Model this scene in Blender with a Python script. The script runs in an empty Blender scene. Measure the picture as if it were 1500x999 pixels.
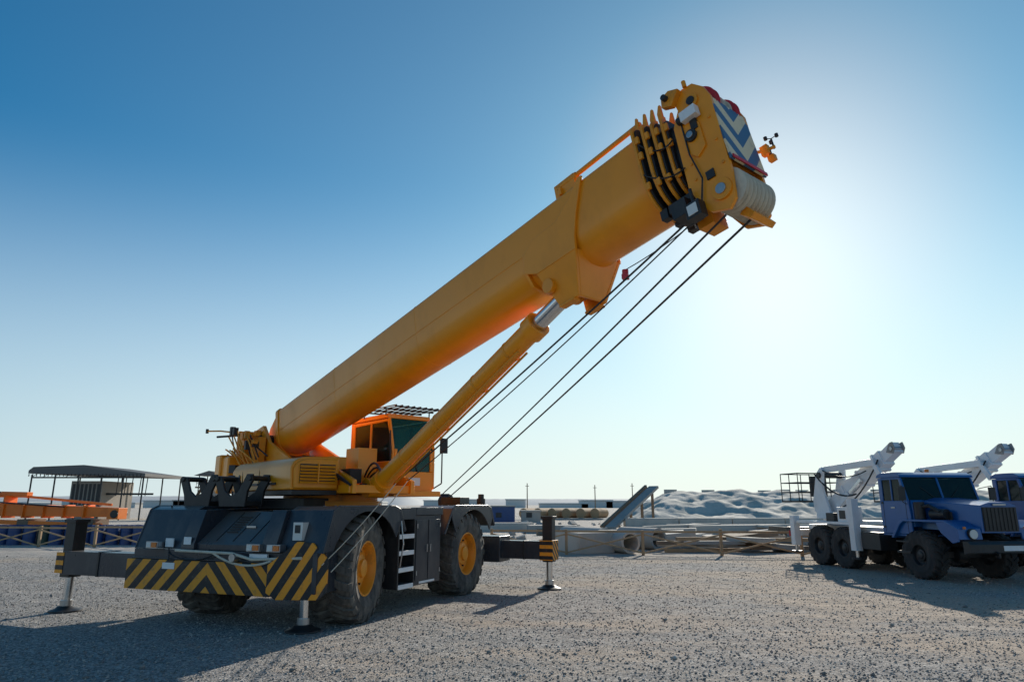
import bpy, bmesh, math, random
import numpy as np
from mathutils import Matrix, Vector
random.seed(4); np.random.seed(4)
R=math.radians
sc=bpy.context.scene

# ---------------------------------------------------------------- materials
def newmat(name):
    m=bpy.data.materials.new(name); m.use_nodes=True
    nt=m.node_tree; b=nt.nodes['Principled BSDF']
    return m,nt,b
def N(nt,t,**k):
    n=nt.nodes.new(t)
    for a,v in k.items(): setattr(n,a,v)
    return n
def paint(name,col,rough=.45,metal=0.,dirt=.35,dcol=(.16,.13,.10),scale=2.5,bump=.02,spec=.5,coat=0.,dust=0.,lo=.50,detail=6):
    m,nt,b=newmat(name); L=nt.links
    tc=N(nt,'ShaderNodeTexCoord')
    n1=N(nt,'ShaderNodeTexNoise'); n1.inputs['Scale'].default_value=scale; n1.inputs['Detail'].default_value=detail; n1.inputs['Roughness'].default_value=.68
    mp=N(nt,'ShaderNodeMapping'); mp.inputs['Scale'].default_value=(1,1,.55)
    L.new(tc.outputs['Object'],mp.inputs[0]); L.new(mp.outputs[0],n1.inputs['Vector'])
    cr=N(nt,'ShaderNodeMapRange'); cr.inputs[1].default_value=lo; cr.inputs[2].default_value=.75; cr.inputs[3].default_value=0; cr.inputs[4].default_value=dirt
    L.new(n1.outputs[0],cr.inputs[0])
    mx=N(nt,'ShaderNodeMix',data_type='RGBA'); mx.inputs[6].default_value=(*col,1); mx.inputs[7].default_value=(*dcol,1)
    L.new(cr.outputs[0],mx.inputs[0])
    out=mx.outputs[2]
    if dust>0:
        g=N(nt,'ShaderNodeNewGeometry'); sp=N(nt,'ShaderNodeSeparateXYZ'); L.new(g.outputs['Normal'],sp.inputs[0])
        mr=N(nt,'ShaderNodeMapRange'); mr.inputs[1].default_value=.3; mr.inputs[2].default_value=1.; mr.inputs[4].default_value=dust
        L.new(sp.outputs[2],mr.inputs[0])
        m3=N(nt,'ShaderNodeMix',data_type='RGBA'); m3.inputs[7].default_value=(.34,.30,.25,1)
        L.new(mr.outputs[0],m3.inputs[0]); L.new(out,m3.inputs[6]); out=m3.outputs[2]
    L.new(out,b.inputs['Base Color'])
    rr=N(nt,'ShaderNodeMapRange'); rr.inputs[3].default_value=max(.05,rough-.12); rr.inputs[4].default_value=min(1,rough+.2)
    L.new(n1.outputs[0],rr.inputs[0]); L.new(rr.outputs[0],b.inputs['Roughness'])
    b.inputs['Metallic'].default_value=metal
    b.inputs['Coat Weight'].default_value=coat
    b.inputs['Coat Roughness'].default_value=.12
    b.inputs['Specular IOR Level'].default_value=spec
    if bump>0:
        bp=N(nt,'ShaderNodeBump'); bp.inputs['Strength'].default_value=.3; bp.inputs['Distance'].default_value=bump
        L.new(n1.outputs[0],bp.inputs['Height']); L.new(bp.outputs[0],b.inputs['Normal'])
    return m
yellow=paint('crane_yellow_paint',(.95,.325,.005),.35,dirt=.35,dcol=(.52,.155,.008),scale=1.1,bump=0,coat=.15,lo=.50)
yellow2=paint('crane_yellow_worn',(.85,.30,.010),.45,dirt=.65,dcol=(.12,.07,.03),scale=4,bump=.006,lo=.54)
dark=paint('chassis_dark_paint',(.030,.036,.047),.27,dirt=.45,dcol=(.15,.14,.13),scale=2,bump=.003,dust=.38)
dark2=paint('black_steel',(.018,.018,.019),.45,dirt=.4,dcol=(.10,.09,.08),scale=4,bump=0)
steel=paint('bare_steel',(.42,.42,.42),.3,metal=.8,dirt=.4,dcol=(.2,.17,.14),scale=5,bump=0)
chrome=paint('chrome_rod',(.72,.72,.72),.12,metal=1.,dirt=.1,bump=0)
rubber=paint('tyre_rubber',(.05,.047,.044),.85,dirt=.85,dcol=(.26,.23,.19),scale=4,bump=.008,dust=.3,lo=.42)
rubber2=paint('truck_tyre_rubber',(.025,.024,.024),.8,dirt=.6,dcol=(.13,.115,.10),scale=4,bump=0,dust=.2,lo=.45)
white=paint('white_paint',(.80,.80,.79),.35,dirt=.3,dcol=(.3,.28,.25),scale=2.5,bump=0)
cream=paint('nylon_sheave_cream',(.66,.58,.45),.5,dirt=.5,dcol=(.2,.15,.1),scale=6,bump=0)
red=paint('red_paint',(.6,.02,.03),.4,dirt=.2,scale=5,bump=0)
blue=paint('truck_blue_paint',(.002,.095,.31),.32,dirt=.25,dcol=(.05,.085,.11),scale=2,bump=0,coat=.35,dust=.06)
rope_m=paint('rope_wire',(.03,.03,.032),.6,dirt=.2,bump=0)
conc=paint('concrete',(.48,.45,.40),.9,dirt=.5,dcol=(.27,.25,.22),scale=1.5,bump=.02)
conc2=paint('concrete_weathered',(.36,.34,.31),.9,dirt=.5,dcol=(.19,.18,.165),scale=1.2,bump=.02)
wood=paint('wood_rail',(.42,.28,.16),.85,dirt=.5,dcol=(.17,.12,.09),scale=5,bump=0)
wood2=paint('timber_dark',(.20,.145,.10),.9,dirt=.5,scale=4,bump=0)
orange=paint('orange_paint',(.90,.20,.012),.4,dirt=.4,dcol=(.35,.11,.03),scale=2,bump=0)
drumblue=paint('drum_blue',(.015,.06,.19),.4,dirt=.4,dcol=(.08,.07,.06),scale=3,bump=0)
drumgreen=paint('drum_green',(.02,.06,.045),.45,dirt=.4,dcol=(.08,.07,.06),scale=3,bump=0)
roofm=paint('roof_sheet',(.12,.115,.11),.6,dirt=.5,scale=.6,bump=.01)
wallm=paint('shed_wall',(.30,.27,.235),.85,dirt=.5,scale=.8,bump=.01)
seatm=paint('cab_interior',(.03,.03,.03),.8,bump=0)
earth=paint('embankment_earth',(.55,.52,.45),.95,dirt=.85,dcol=(.30,.30,.25),scale=.5,bump=.25,lo=.42,detail=10)
tanky=paint('tank_tan',(.40,.26,.14),.8,dirt=.6,scale=.7,bump=.01)
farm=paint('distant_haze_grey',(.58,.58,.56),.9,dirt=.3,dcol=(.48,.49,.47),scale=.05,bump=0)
lampm=paint('lamp_glass',(.7,.7,.66),.12,dirt=.1,bump=0)
orlamp=paint('lamp_orange',(.75,.2,.03),.3,dirt=.1,bump=0)

def glass(name,col):
    m,nt,b=newmat(name)
    b.inputs['Base Color'].default_value=(*col,1); b.inputs['Roughness'].default_value=.06
    tr=N(nt,'ShaderNodeBsdfTransparent'); tr.inputs[0].default_value=(col[0]*3+.25,col[1]*3+.3,col[2]*3+.3,1)
    ms=N(nt,'ShaderNodeMixShader'); ms.inputs[0].default_value=.5
    nt.links.new(tr.outputs[0],ms.inputs[1]); nt.links.new(b.outputs[0],ms.inputs[2])
    nt.links.new(ms.outputs[0],nt.nodes['Material Output'].inputs[0])
    return m
glassm=glass('tinted_glass',(.02,.04,.035))
glassg=glass('green_glass',(.03,.12,.10))

def stripes(name,c1,c2,period,mode,rough=.5,wear=.6):
    m,nt,b=newmat(name); L=nt.links
    tc=N(nt,'ShaderNodeTexCoord'); sp=N(nt,'ShaderNodeSeparateXYZ'); L.new(tc.outputs['Object'],sp.inputs[0])
    def math_(op,a,bb=None):
        n=N(nt,'ShaderNodeMath',operation=op)
        for i,x in enumerate((a,bb)):
            if x is None: continue
            if isinstance(x,(int,float)): n.inputs[i].default_value=x
            else: L.new(x,n.inputs[i])
        return n.outputs[0]
    X,Y,Z=sp.outputs
    if mode=='absY': s=math_('ADD',math_('ABSOLUTE',math_('SUBTRACT',Y,.35)),Z)
    elif mode=='Y-Z': s=math_('SUBTRACT',Z,math_('MULTIPLY',Y,-1.6))
    elif mode=='chev': s=math_('SUBTRACT',Z,math_('MULTIPLY',math_('ABSOLUTE',Y),1.0))
    elif mode=='XZ': s=math_('ADD',X,Z)
    fr=math_('FRACT',math_('DIVIDE',math_('ADD',s,10.),period))
    g=math_('GREATER_THAN',fr,.5)
    mx=N(nt,'ShaderNodeMix',data_type='RGBA'); mx.inputs[6].default_value=(*c1,1); mx.inputs[7].default_value=(*c2,1)
    L.new(g,mx.inputs[0])
    n1=N(nt,'ShaderNodeTexNoise'); n1.inputs['Scale'].default_value=7; n1.inputs['Detail'].default_value=8; n1.inputs['Roughness'].default_value=.75
    L.new(tc.outputs['Object'],n1.inputs['Vector'])
    mr=N(nt,'ShaderNodeMapRange'); mr.inputs[1].default_value=.52; mr.inputs[2].default_value=.72; mr.inputs[4].default_value=wear
    L.new(n1.outputs[0],mr.inputs[0])
    m2=N(nt,'ShaderNodeMix',data_type='RGBA'); m2.inputs[7].default_value=(.13,.10,.08,1)
    L.new(mr.outputs[0],m2.inputs[0]); L.new(mx.outputs[2],m2.inputs[6])
    L.new(m2.outputs[2],b.inputs['Base Color']); b.inputs['Roughness'].default_value=rough
    return m
hz=stripes('hazard_stripes',(.88,.33,.015),(.014,.014,.016),.36,'absY')
hzc=stripes('hazard_stripes_corner',(.88,.33,.015),(.014,.014,.016),.40,'Y-Z')
hzv=stripes('hazard_stripes_post',(.88,.33,.015),(.014,.014,.016),.16,'XZ')
chev=stripes('chevron_blue_white',(.78,.62,.38),(.05,.13,.24),.36,'chev',wear=.35)

# ---------------------------------------------------------------- mesh builder
class MB:
    def __init__(s): s.v=[];s.f=[];s.mi=[];s.mats=[];s.M=Matrix.Identity(4)
    def m(s,mat):
        if mat not in s.mats: s.mats.append(mat)
        return s.mats.index(mat)
    def add(s,vs,fs,mat):
        o=len(s.v); s.v+= [tuple(s.M@Vector(p)) for p in vs]
        s.f+=[[i+o for i in f] for f in fs]; s.mi+=[s.m(mat)]*len(fs)
    def box(s,x0,x1,y0,y1,z0,z1,mat):
        vs=[(x,y,z) for x in(x0,x1) for y in(y0,y1) for z in(z0,z1)]
        s.add(vs,[(0,1,3,2),(4,6,7,5),(0,4,5,1),(2,3,7,6),(0,2,6,4),(1,5,7,3)],mat)
    def prism(s,pts,axis,lo,hi,mat):
        def c(p,t):
            if axis=='y': return (p[0],t,p[1])
            if axis=='x': return (t,p[0],p[1])
            return (p[0],p[1],t)
        n=len(pts); vs=[c(p,lo) for p in pts]+[c(p,hi) for p in pts]
        fs=[list(range(n)),list(range(2*n-1,n-1,-1))]+[(i,(i+1)%n,n+(i+1)%n,n+i) for i in range(n)]
        s.add(vs,fs,mat)
    def frame(s,p0,p1):
        d=(Vector(p1)-Vector(p0)); L=d.length; d.normalize()
        up=Vector((0,0,1)) if abs(d.z)<.95 else Vector((1,0,0))
        a=d.cross(up).normalized(); b=a.cross(d).normalized()
        return d,a,b,L
    def cyl(s,p0,p1,r,mat,r2=None,n=20):
        if r2 is None: r2=r
        d,a,b,L=s.frame(p0,p1); p0=Vector(p0);p1=Vector(p1)
        vs=[];
        for (p,rad) in ((p0,r),(p1,r2)):
            for i in range(n):
                t=2*math.pi*i/n; vs.append(tuple(p+a*math.cos(t)*rad+b*math.sin(t)*rad))
        fs=[list(range(n)),list(range(2*n-1,n-1,-1))]+[(i,(i+1)%n,n+(i+1)%n,n+i) for i in range(n)]
        s.add(vs,fs,mat)
    def beam(s,p0,p1,w,h,mat,w2=None,h2=None):
        w2=w2 or w; h2=h2 or h
        d,a,b,L=s.frame(p0,p1); p0=Vector(p0);p1=Vector(p1); vs=[]
        for (p,ww,hh) in ((p0,w,h),(p1,w2,h2)):
            for (i,j) in ((-1,-1),(1,-1),(1,1),(-1,1)): vs.append(tuple(p+a*i*ww/2+b*j*hh/2))
        s.add(vs,[(0,1,2,3),(7,6,5,4),(0,1,5,4),(1,2,6,5),(2,3,7,6),(3,0,4,7)],mat)
    def tube(s,pts,r,mat,n=8):
        for i in range(len(pts)-1): s.cyl(pts[i],pts[i+1],r,mat,n=n)
    def hose(s,p0,p1,sag,r,mat,k=8,n=6,side=(0,0,-1)):
        p0=Vector(p0);p1=Vector(p1);sd=Vector(side)
        s.tube([tuple(p0.lerp(p1,i/k)+sd*sag*4*(i/k)*(1-i/k)) for i in range(k+1)],r,mat,n)
    def lathe(s,c,prof,mat,axis='y',n=48,close=False):
        vs=[];m=len(prof)
        for i in range(n):
            t=2*math.pi*i/n; ct,st=math.cos(t),math.sin(t)
            for (r,q) in prof:
                if axis=='y': vs.append((c[0]+r*ct,c[1]+q,c[2]+r*st))
                elif axis=='x': vs.append((c[0]+q,c[1]+r*ct,c[2]+r*st))
                else: vs.append((c[0]+r*ct,c[1]+r*st,c[2]+q))
        fs=[]
        for i in range(n):
            j=(i+1)%n
            for k in range(m-1): fs.append((i*m+k,j*m+k,j*m+k+1,i*m+k+1))
            if close: fs.append((i*m+m-1,j*m+m-1,j*m,i*m))
        s.add(vs,fs,mat)
    def obj(s,name,parent=None,bevel=0.,seg=2,sharp=32):
        me=bpy.data.meshes.new(name); me.from_pydata(s.v,[],s.f)
        for m in s.mats: me.materials.append(m)
        me.polygons.foreach_set('material_index',s.mi)
        bm=bmesh.new(); bm.from_mesh(me); bmesh.ops.recalc_face_normals(bm,faces=bm.faces); bm.to_mesh(me); bm.free()
        me.polygons.foreach_set('use_smooth',[True]*len(me.polygons))
        me.set_sharp_from_angle(angle=R(sharp))
        ob=bpy.data.objects.new(name,me); sc.collection.objects.link(ob)
        if parent: ob.parent=parent
        if bevel>0:
            md=ob.modifiers.new('bevel','BEVEL'); md.width=bevel; md.segments=seg; md.limit_method='ANGLE'; md.angle_limit=R(35)
            md.harden_normals=True
        return ob
def empty(name,loc=(0,0,0),rz=0,ry=0,parent=None):
    e=bpy.data.objects.new(name,None); sc.collection.objects.link(e)
    e.location=loc; e.rotation_euler=(0,ry,rz); e.parent=parent; e.empty_display_size=.3
    return e

def wheel(mb,c,Rr,W,rr,side,nl,rim,skew=.16,lug=.055,rub=None):
    rub=rub or rubber
    cx,cy,cz=c; h=W/2
    prof=[(rr,-h*.80),(rr+.02,-h*.95),(Rr*.66,-h*1.04),(Rr*.70,-h*1.065),(Rr*.72,-h*1.045),(Rr*.80,-h*1.06),(Rr*.91,-h*.99),(Rr-lug,-h*.84),(Rr-lug*.8,0),(Rr-lug,h*.84),(Rr*.91,h*.99),(Rr*.80,h*1.06),(Rr*.72,h*1.045),(Rr*.70,h*1.065),(Rr*.66,h*1.04),(rr+.02,h*.95),(rr,h*.80)]
    mb.lathe(c,prof,rub,n=56,close=True)
    aw=2*math.pi/nl*.5
    for sgn in(-1,1):
        for k in range(nl):
            a=2*math.pi*(k+(.5 if sgn>0 else 0))/nl
            vs=[]
            for (t,da,ro,ri) in ((-.06*h,0,Rr,Rr-lug*1.4),(.62*h,skew,Rr,Rr-lug*1.4),(1.0*h,skew*1.25,Rr*.965,Rr*.86),(1.075*h,skew*1.25,Rr*.90,Rr*.84)):
                for (an,rad) in ((a+da,ri),(a+da,ro),(a+da+aw,ro),(a+da+aw,ri)):
                    vs.append((cx+rad*math.cos(an),cy+sgn*t,cz+rad*math.sin(an)))
            fs=[(0,1,2,3),(12,13,14,15)]
            for q in(0,4,8):
                for i in range(4): fs.append((q+i,q+(i+1)%4,q+4+(i+1)%4,q+4+i))
            mb.add(vs,fs,rub)
    s=side*h
    mb.lathe(c,[(rr*1.03,s*.86),(rr*1.03,s*.93),(rr*.97,s*.93),(rr*.90,s*.72),(rr*.86,s*.45),(rr*.60,s*.30),(rr*.56,s*.34),(rr*.53,s*.62),(rr*.36,s*.68),(rr*.33,s*.80),(rr*.18,s*.86),(.001,s*.86)],rim,n=40)
    for k in range(12):
        a=2*math.pi*k/12; p=(cx+rr*.71*math.cos(a),cy+s*.33,cz+rr*.71*math.sin(a)); q=(p[0],cy+s*.46,p[2])
        mb.cyl(p,q,rr*.045,dark2,n=6)
    mb.lathe(c,[(rr*.99,-s*.8),(rr*.6,-s*.3),(.001,-s*.3)],dark2,n=24)

rnd=random.Random(3)
# ================================================================= CRANE
crane=empty('mobile_crane',(-3.31,14.40,0),R(67.7))
WX=1.95; WY=1.40; WR=.87
for (x,st) in((-WX,R(13)),(WX,0)):
    for sd in(-1,1):
        mb=MB(); wheel(mb,(0,0,0),WR,.70,.43,sd,22,yellow2)
        w=mb.obj('wheel',crane); w.location=(x,sd*WY,WR-.02); w.rotation_euler=(0,0,st)
mb=MB()
for x in(-WX,WX):
    mb.beam((x,-1.1,WR-.05),(x,1.1,WR-.05),.26,.3,dark2)
    mb.lathe((x,0,WR-.05),[(.01,-.3),(.24,-.22),(.28,0),(.24,.22),(.01,.3)],dark2,n=20)
mb.obj('axles',crane,.01)
mb=MB()
mb.box(-2.7,3.2,-.62,.62,.75,1.5,dark)
mb.box(-.98,1.0,-.95,.95,.6,1.49,dark2)
mb.prism([(-3.22,1.17),(-3.22,1.26),(-2.55,1.77),(-.95,1.80),(-.95,1.5),(-2.7,1.5),(-2.7,1.17)],'y',-.70,.70,dark)
for (a,b) in((-.98,-.70),(.70,.98)):
    mb.prism([(-3.28,1.17),(-3.28,1.26),(-3.08,1.80),(-.95,1.84),(-.95,1.5),(-2.7,1.5),(-2.7,1.17)],'y',a,b,dark)
mb.box(-.95,3.15,-.98,.98,1.5,1.82,dark)
for y in(-.35,.0,.35): mb.beam((-3.16,y,1.312),(-2.58,y,1.752),.012,.012,dark2)
for k in range(7): mb.beam((-3.0+.05*k,.06,1.45+.038*k),(-3.0+.05*k,.30,1.45+.038*k),.012,.02,dark2)
mb.beam((-2.9,-.22,1.53),(-2.9,-.02,1.53),.02,.04,steel)
mb.box(-3.292,-3.282,.76,.92,1.25,1.37,white)
mb.obj('chassis_frame',crane,.012)
def fender(y0,y1,x0,x1,rear,name):
    mb=MB(); t=.045
    out=[(x0-.16 if rear else x0-.28,1.17 if rear else 1.30),(x0+.06,1.80),(x0+.2,1.86),(x1-.3,1.86),(x1-.1,1.80),(x1+.10,1.42)]
    inn=[(x1+.10-t,1.40),(x1-.1-t,1.76),(x1-.32,1.86-t),(x0+.22,1.86-t),(x0+.06+t,1.77),((x0-.16 if rear else x0-.28)+t,1.17 if rear else 1.30)]
    mb.prism(out+inn,'y',y0,y1,dark)
    sy=y0 if y0<0 else y1
    xc=(x0+x1)/2-.02 if rear else (x0+x1)/2+.02
    arc=[(xc+1.0*math.cos(R(a)),.85+.93*math.sin(R(a))) for a in range(30,151,10)]
    sk=[(out[1][0],1.79),(x0+.2,1.845),(x1-.3,1.845),(x1-.1,1.79),(x1-.02,1.6)]
    a2=[p for p in arc if p[0]<x1-.02 and p[0]>x0]
    yy=(sy,sy+.03) if y0<0 else (sy-.03,sy)
    mb.prism(sk+a2+[(x0+.05,1.6)],'y',yy[0]+.004,yy[1],dark)
    e0=sy+(.012 if y0<0 else -.012)
    mb.tube([(p[0],e0,p[1]) for p in out[:]],.018,dark,n=8)
    for k in range(5): mb.cyl((x0+.35+.3*k,(y0+y1)/2,1.86),(x0+.35+.3*k,(y0+y1)/2,1.872),.02,steel,n=8)
    if rear:
        mb.prism([(x0-.16+t,1.18),(x0+.06+t,1.76),(x0+.5,1.76),(x0+.16,1.3),(x0+.1,1.18)],'y',yy[0]+.006,yy[1]+.002,dark)
    return mb.obj(name,crane,.008)
for (a,b) in((-1.82,-.985),(.985,2.1)):
    fender(a,b,-3.05,-.92,True,'rear_fender'); fender(a,b,.98,3.12,False,'front_fender')
mb=MB()
for y in(.52,1.32):
    for x in(-2.75,-2.35):
        mb.prism([(y-.30,1.85),(y-.34,2.12),(y-.44,2.30),(y-.42,2.40),(y-.30,2.40),(y-.14,2.10),(y+.02,2.02),(y+.16,2.12),(y+.26,2.36),(y+.38,2.38),(y+.40,2.28),(y+.30,2.05),(y+.26,1.85)],'x',x,x+.05,dark2)
    mb.box(-2.70,-2.35,y-.28,y+.24,1.865,1.95,dark2)
    mb.cyl((-2.78,y-.38,2.33),(-2.28,y-.38,2.33),.045,dark2,n=12); mb.cyl((-2.78,y+.34,2.33),(-2.28,y+.34,2.33),.045,dark2,n=12)
mb.box(-2.1,-1.3,-.5,.5,1.81,2.0,dark2)
mb.obj('jib_rests',crane,.01)
mb=MB(); mb.box(-3.22,-2.68,-1.72,2.1,.58,1.165,dark); mb.box(-2.66,-2.60,-1.0,1.0,.62,1.1,dark2); mb.obj('rear_outrigger_box',crane,.015)
mb=MB(); mb.box(3.2,3.85,-1.95,2.1,.58,1.16,dark); mb.obj('front_outrigger_box',crane,.015)
def jack(x,y,zt,name,beamfrom,foot=.27,stripe=True):
    mb=MB(); sg=1 if y>0 else -1
    if beamfrom is not None:
        mb.box(x-.2,x+.2,min(beamfrom,y),max(beamfrom,y),.66,1.06,dark)
        if stripe: mb.box(x-.21,x+.21,y-.16,y+.16,.64,1.08,hzv)
        else: mb.box(x-.21,x-.205,y-.05,y+.15,.68,1.04,hzv)
        mb.box(x-.215,x+.215,(beamfrom+y)/2-.02,(beamfrom+y)/2+.02,.65,1.07,dark2)
    mb.box(x-.12,x+.12,y-.12,y+.12,.60,zt,dark2)
    mb.box(x-.15,x+.15,y-.15,y+.15,zt-.06,zt,dark2)
    mb.cyl((x,y,.12),(x,y,.62),.075,chrome)
    mb.cyl((x,y,.10),(x,y,.20),.10,steel)
    mb.lathe((x,y,0),[(.001,.10),(.13,.10),(.17,.06),(foot,.03),(foot,.0),(.001,.0)],dark2,axis='z',n=28)
    return mb.obj(name,crane,.008)
jack(-2.93,4.0,1.62,'outrigger_jack',2.1,stripe=False)
jack(-2.93,-1.32,1.1,'outrigger_jack',None)
jack(3.55,-3.05,1.62,'outrigger_jack',-1.95)
jack(3.55,3.6,1.62,'outrigger_jack',2.1)
mb=MB(); mb.box(-3.30,-3.24,-.92,2.15,.52,1.0,hz); mb.box(-3.26,-3.2,-.9,2.1,1.003,1.03,dark); mb.obj('hazard_panel',crane,.006)
mb=MB()
poly=[(-.46,.60),(-.46,1.08),(-.22,1.32),(.02,1.34),(.46,1.0),(.46,.60),(.3,.50),(-.34,.50)]
mb.prism(poly,'x',-.03,.03,hzc); mb.box(.03,.4,-.42,.2,.58,1.2,dark)
c=mb.obj('hazard_corner_plate',crane,.006); c.location=(-3.27,-1.42,0); c.rotation_euler=(0,0,R(20))
mb=MB()
for y in(1.55,.35-.95,-1.0):
    mb.box(-3.36,-3.22,y-.13,y+.13,1.18,1.29,steel); mb.box(-3.375,-3.36,y-.11,y-.0,1.195,1.275,orlamp); mb.box(-3.375,-3.36,y+.01,y+.11,1.195,1.275,lampm)
mb.box(-3.31,-3.27,-.85,-.5,1.04,1.14,white); mb.box(-3.31,-3.305,1.05,1.32,.86,.96,white)
mb.box(-3.2,-3.02,-1.4,-1.22,1.35,1.62,lampm); mb.box(-3.21,-3.2,-1.36,-1.26,1.46,1.58,dark2)
mb.box(-3.24,-3.22,1.2,1.38,1.2,1.34,white)
mb.obj('rear_lights',crane,.006)
mb=MB()
mb.tube([(-3.3,-1.5,1.1),(-3.36,-.6,1.06),(-3.36,-.2,1.14),(-3.36,1.0,1.16)],.022,cream)
mb.hose((-3.36,.2,1.14),(-3.38,-1.0,1.05),.12,.018,cream)
mb.cyl((-3.42,-.25,1.08),(-3.3,-.25,1.08),.06,steel)
mb.hose((-2.9,1.7,1.86),(-3.3,1.2,1.0),.05,.012,rope_m)
mb.hose((-3.3,1.2,1.1),(-3.3,.2,1.12),.10,.012,dark2)
mb.obj('tow_bar_and_hoses',crane)
mb=MB()
mb.cyl((-1.2,2.0,1.86),(-1.2,2.0,2.6),.02,dark2,n=8); mb.box(-1.28,-1.12,1.92,2.08,2.5,2.66,dark2)
mb.cyl((2.9,-1.6,1.86),(2.9,-1.6,2.02),.10,dark2); mb.cyl((2.9,-1.6,2.02),(2.9,-1.6,2.12),.07,dark2)
mb.box(2.6,3.1,-1.2,-.7,1.865,2.05,dark2)
mb.obj('lamp_post_and_exhaust',crane,.005)
mb=MB()
for x in(-1.02,-.46): mb.box(x-.02,x+.02,-1.80,-1.35,.42,1.60,dark2)
for z in(.45,.74,1.03,1.32): mb.box(-1.0,-.48,-1.79,-1.42,z,z+.035,steel)
for z in(.45,.74,1.03,1.32): mb.box(-1.0,-.48,-1.805,-1.792,z-.04,z+.04,white)
mb.box(-1.05,-.44,-1.80,-.98,1.62,1.83,dark)
mb.tube([(-1.03,-1.84,1.6),(-1.03,-1.9,1.2),(-1.03,-1.84,.8)],.014,steel)
mb.obj('access_ladder',crane,.006)
mb=MB()
mb.box(-.42,.62,-1.76,-.95,.42,1.68,dark); mb.box(-.43,.64,-1.80,-.97,1.69,1.83,dark)
mb.box(-.36,.08,-1.775,-1.762,.5,1.6,dark); mb.box(.12,.56,-1.775,-1.762,.5,1.6,dark)
mb.box(.02,.05,-1.80,-1.776,1.0,1.14,steel); mb.box(.15,.18,-1.80,-1.776,1.0,1.14,steel)
for z in(.6,1.45):
    for x in(-.35,.55): mb.cyl((x,-1.79,z),(x,-1.79,z+.08),.012,steel,n=8)
mb.box(.7,1.0,-1.55,-.95,.9,1.83,dark2)
mb.box(-.2,.4,-1.766,-1.76,.44,.48,white)
mb.obj('side_locker',crane,.012)
mb=MB(); mb.lathe((-.66,0,0),[(.001,1.83),(.98,1.83),(.98,1.95),(.90,1.95),(.90,2.06),(.001,2.06)],yellow2,axis='z',n=48); mb.obj('slew_ring',crane,.004)

# ---- superstructure
def toloc(wx,wy):
    dx,dy=wx+3.31,wy-14.40; a=R(67.7); return (dx*math.cos(a)+dy*math.sin(a),-dx*math.sin(a)+dy*math.cos(a))
tx,ty=toloc(-3.54,13.78)
sup=empty('superstructure',(tx,ty,0),R(-49.4-67.7),parent=crane)
mb=MB()
for y in(-.62,.54):
    mb.prism([(-2.9,2.12),(-2.95,2.9),(-2.7,3.5),(-2.3,3.58),(-1.9,3.2),(-.6,2.75),(1.2,2.55),(2.0,2.3),(2.0,2.07),(-1.5,2.07)],'y',y,y+.08,yellow)
mb.box(-2.9,1.95,-.66,.66,2.08,2.22,yellow)
mb.cyl((-2.4,-.70,3.25),(-2.4,.70,3.25),.14,dark2)
mb.box(-1.6,1.2,.665,1.75,2.04,2.14,yellow)
mb.obj('turret_frame',sup,.012)
mb=MB()
prof=[(-1.50,2.13),(-1.52,2.50),(-1.47,2.60),(-1.38,2.66),(-1.24,2.69),(-.63,2.70),(-.63,2.13)]
mb.prism(prof,'x',-1.3,1.5,yellow)
mb.prism([(-1.46,2.15),(-1.48,2.49),(-1.43,2.57),(-1.36,2.62),(-1.24,2.65),(-.67,2.66),(-.67,2.15)],'x',1.5,1.55,yellow)
mb.obj('engine_hood',sup,.03,3)
mb=MB()
mb.box(1.555,1.57,-1.38,-.74,2.24,2.56,dark2)
for i in range(6):
    z=2.245+i*.053
    mb.prism([(1.565,z),(1.60,z-.012),(1.605,z+.0),(1.572,z+.03)],'y',-1.38,-.74,yellow)
mb.box(1.57,1.61,-1.07,-1.05,2.235,2.57,yellow)
mb.obj('hood_louvres',sup,.003)
mb=MB()
for x in(-.6,-.2,.2,.6): mb.box(x,x+.3,-1.535,-1.49,2.22,2.26,dark2)
mb.box(.1,.112,-1.523,-1.49,2.15,2.5,dark2); mb.box(-.75,-.738,-1.523,-1.49,2.15,2.5,dark2)
mb.cyl((-.9,-1.53,2.4),(-.9,-1.5,2.4),.04,dark2)
mb.box(-1.3,1.5,-1.48,-.66,2.05,2.125,dark2)
mb.obj('hood_trim',sup,.004)
mb=MB()
mb.prism([(-3.3,2.25),(-3.3,2.95),(-2.97,2.95),(-2.97,2.2),(-3.1,2.1)],'y',-1.25,1.25,yellow); mb.box(-3.05,-2.6,-1.2,-.7,2.3,2.9,yellow)
mb.obj('counterweight',sup,.04,3)
mb=MB()
mb.cyl((-2.1,-.52,2.7),(-2.1,.52,2.7),.26,steel); mb.cyl((-1.2,-.52,2.5),(-1.2,.52,2.5),.22,steel)
mb.obj('winch_drums',sup,.01)
mb=MB()
mb.box(-2.9,-2.5,-.95,-.68,2.6,3.45,yellow2)
mb.box(-3.2,-2.97,-.8,-.5,3.0,3.4,yellow2)
mb.box(-2.45,-1.95,-.80,-.66,2.7,3.3,yellow2)
for i in range(26):
    x=-3.25+1.3*rnd.random(); y=-1.1+.4*rnd.random(); z=2.95+.5*rnd.random()
    mb.box(x,x+.07+.1*rnd.random(),y,y+.1,z,z+.06+.14*rnd.random(),rnd.choice([yellow2,yellow2,yellow2,dark2]))
for i in range(22):
    x=-3.2+1.1*rnd.random(); y=-1.15+.3*rnd.random(); z=2.95+.5*rnd.random()
    mb.hose((x,y,z),(x+.3+.4*rnd.random(),y+.1,2.5+.4*rnd.random()),.15*rnd.random(),.017,rnd.choice([yellow2,yellow2,dark2]),side=(rnd.uniform(-1,1),-.5,.6))
mb.tube([(-2.95,-.95,3.45),(-3.3,-1.2,3.5),(-3.75,-1.35,3.52)],.018,yellow2)
mb.tube([(-3.1,-.9,3.4),(-3.5,-1.2,3.38)],.025,dark2)
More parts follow.
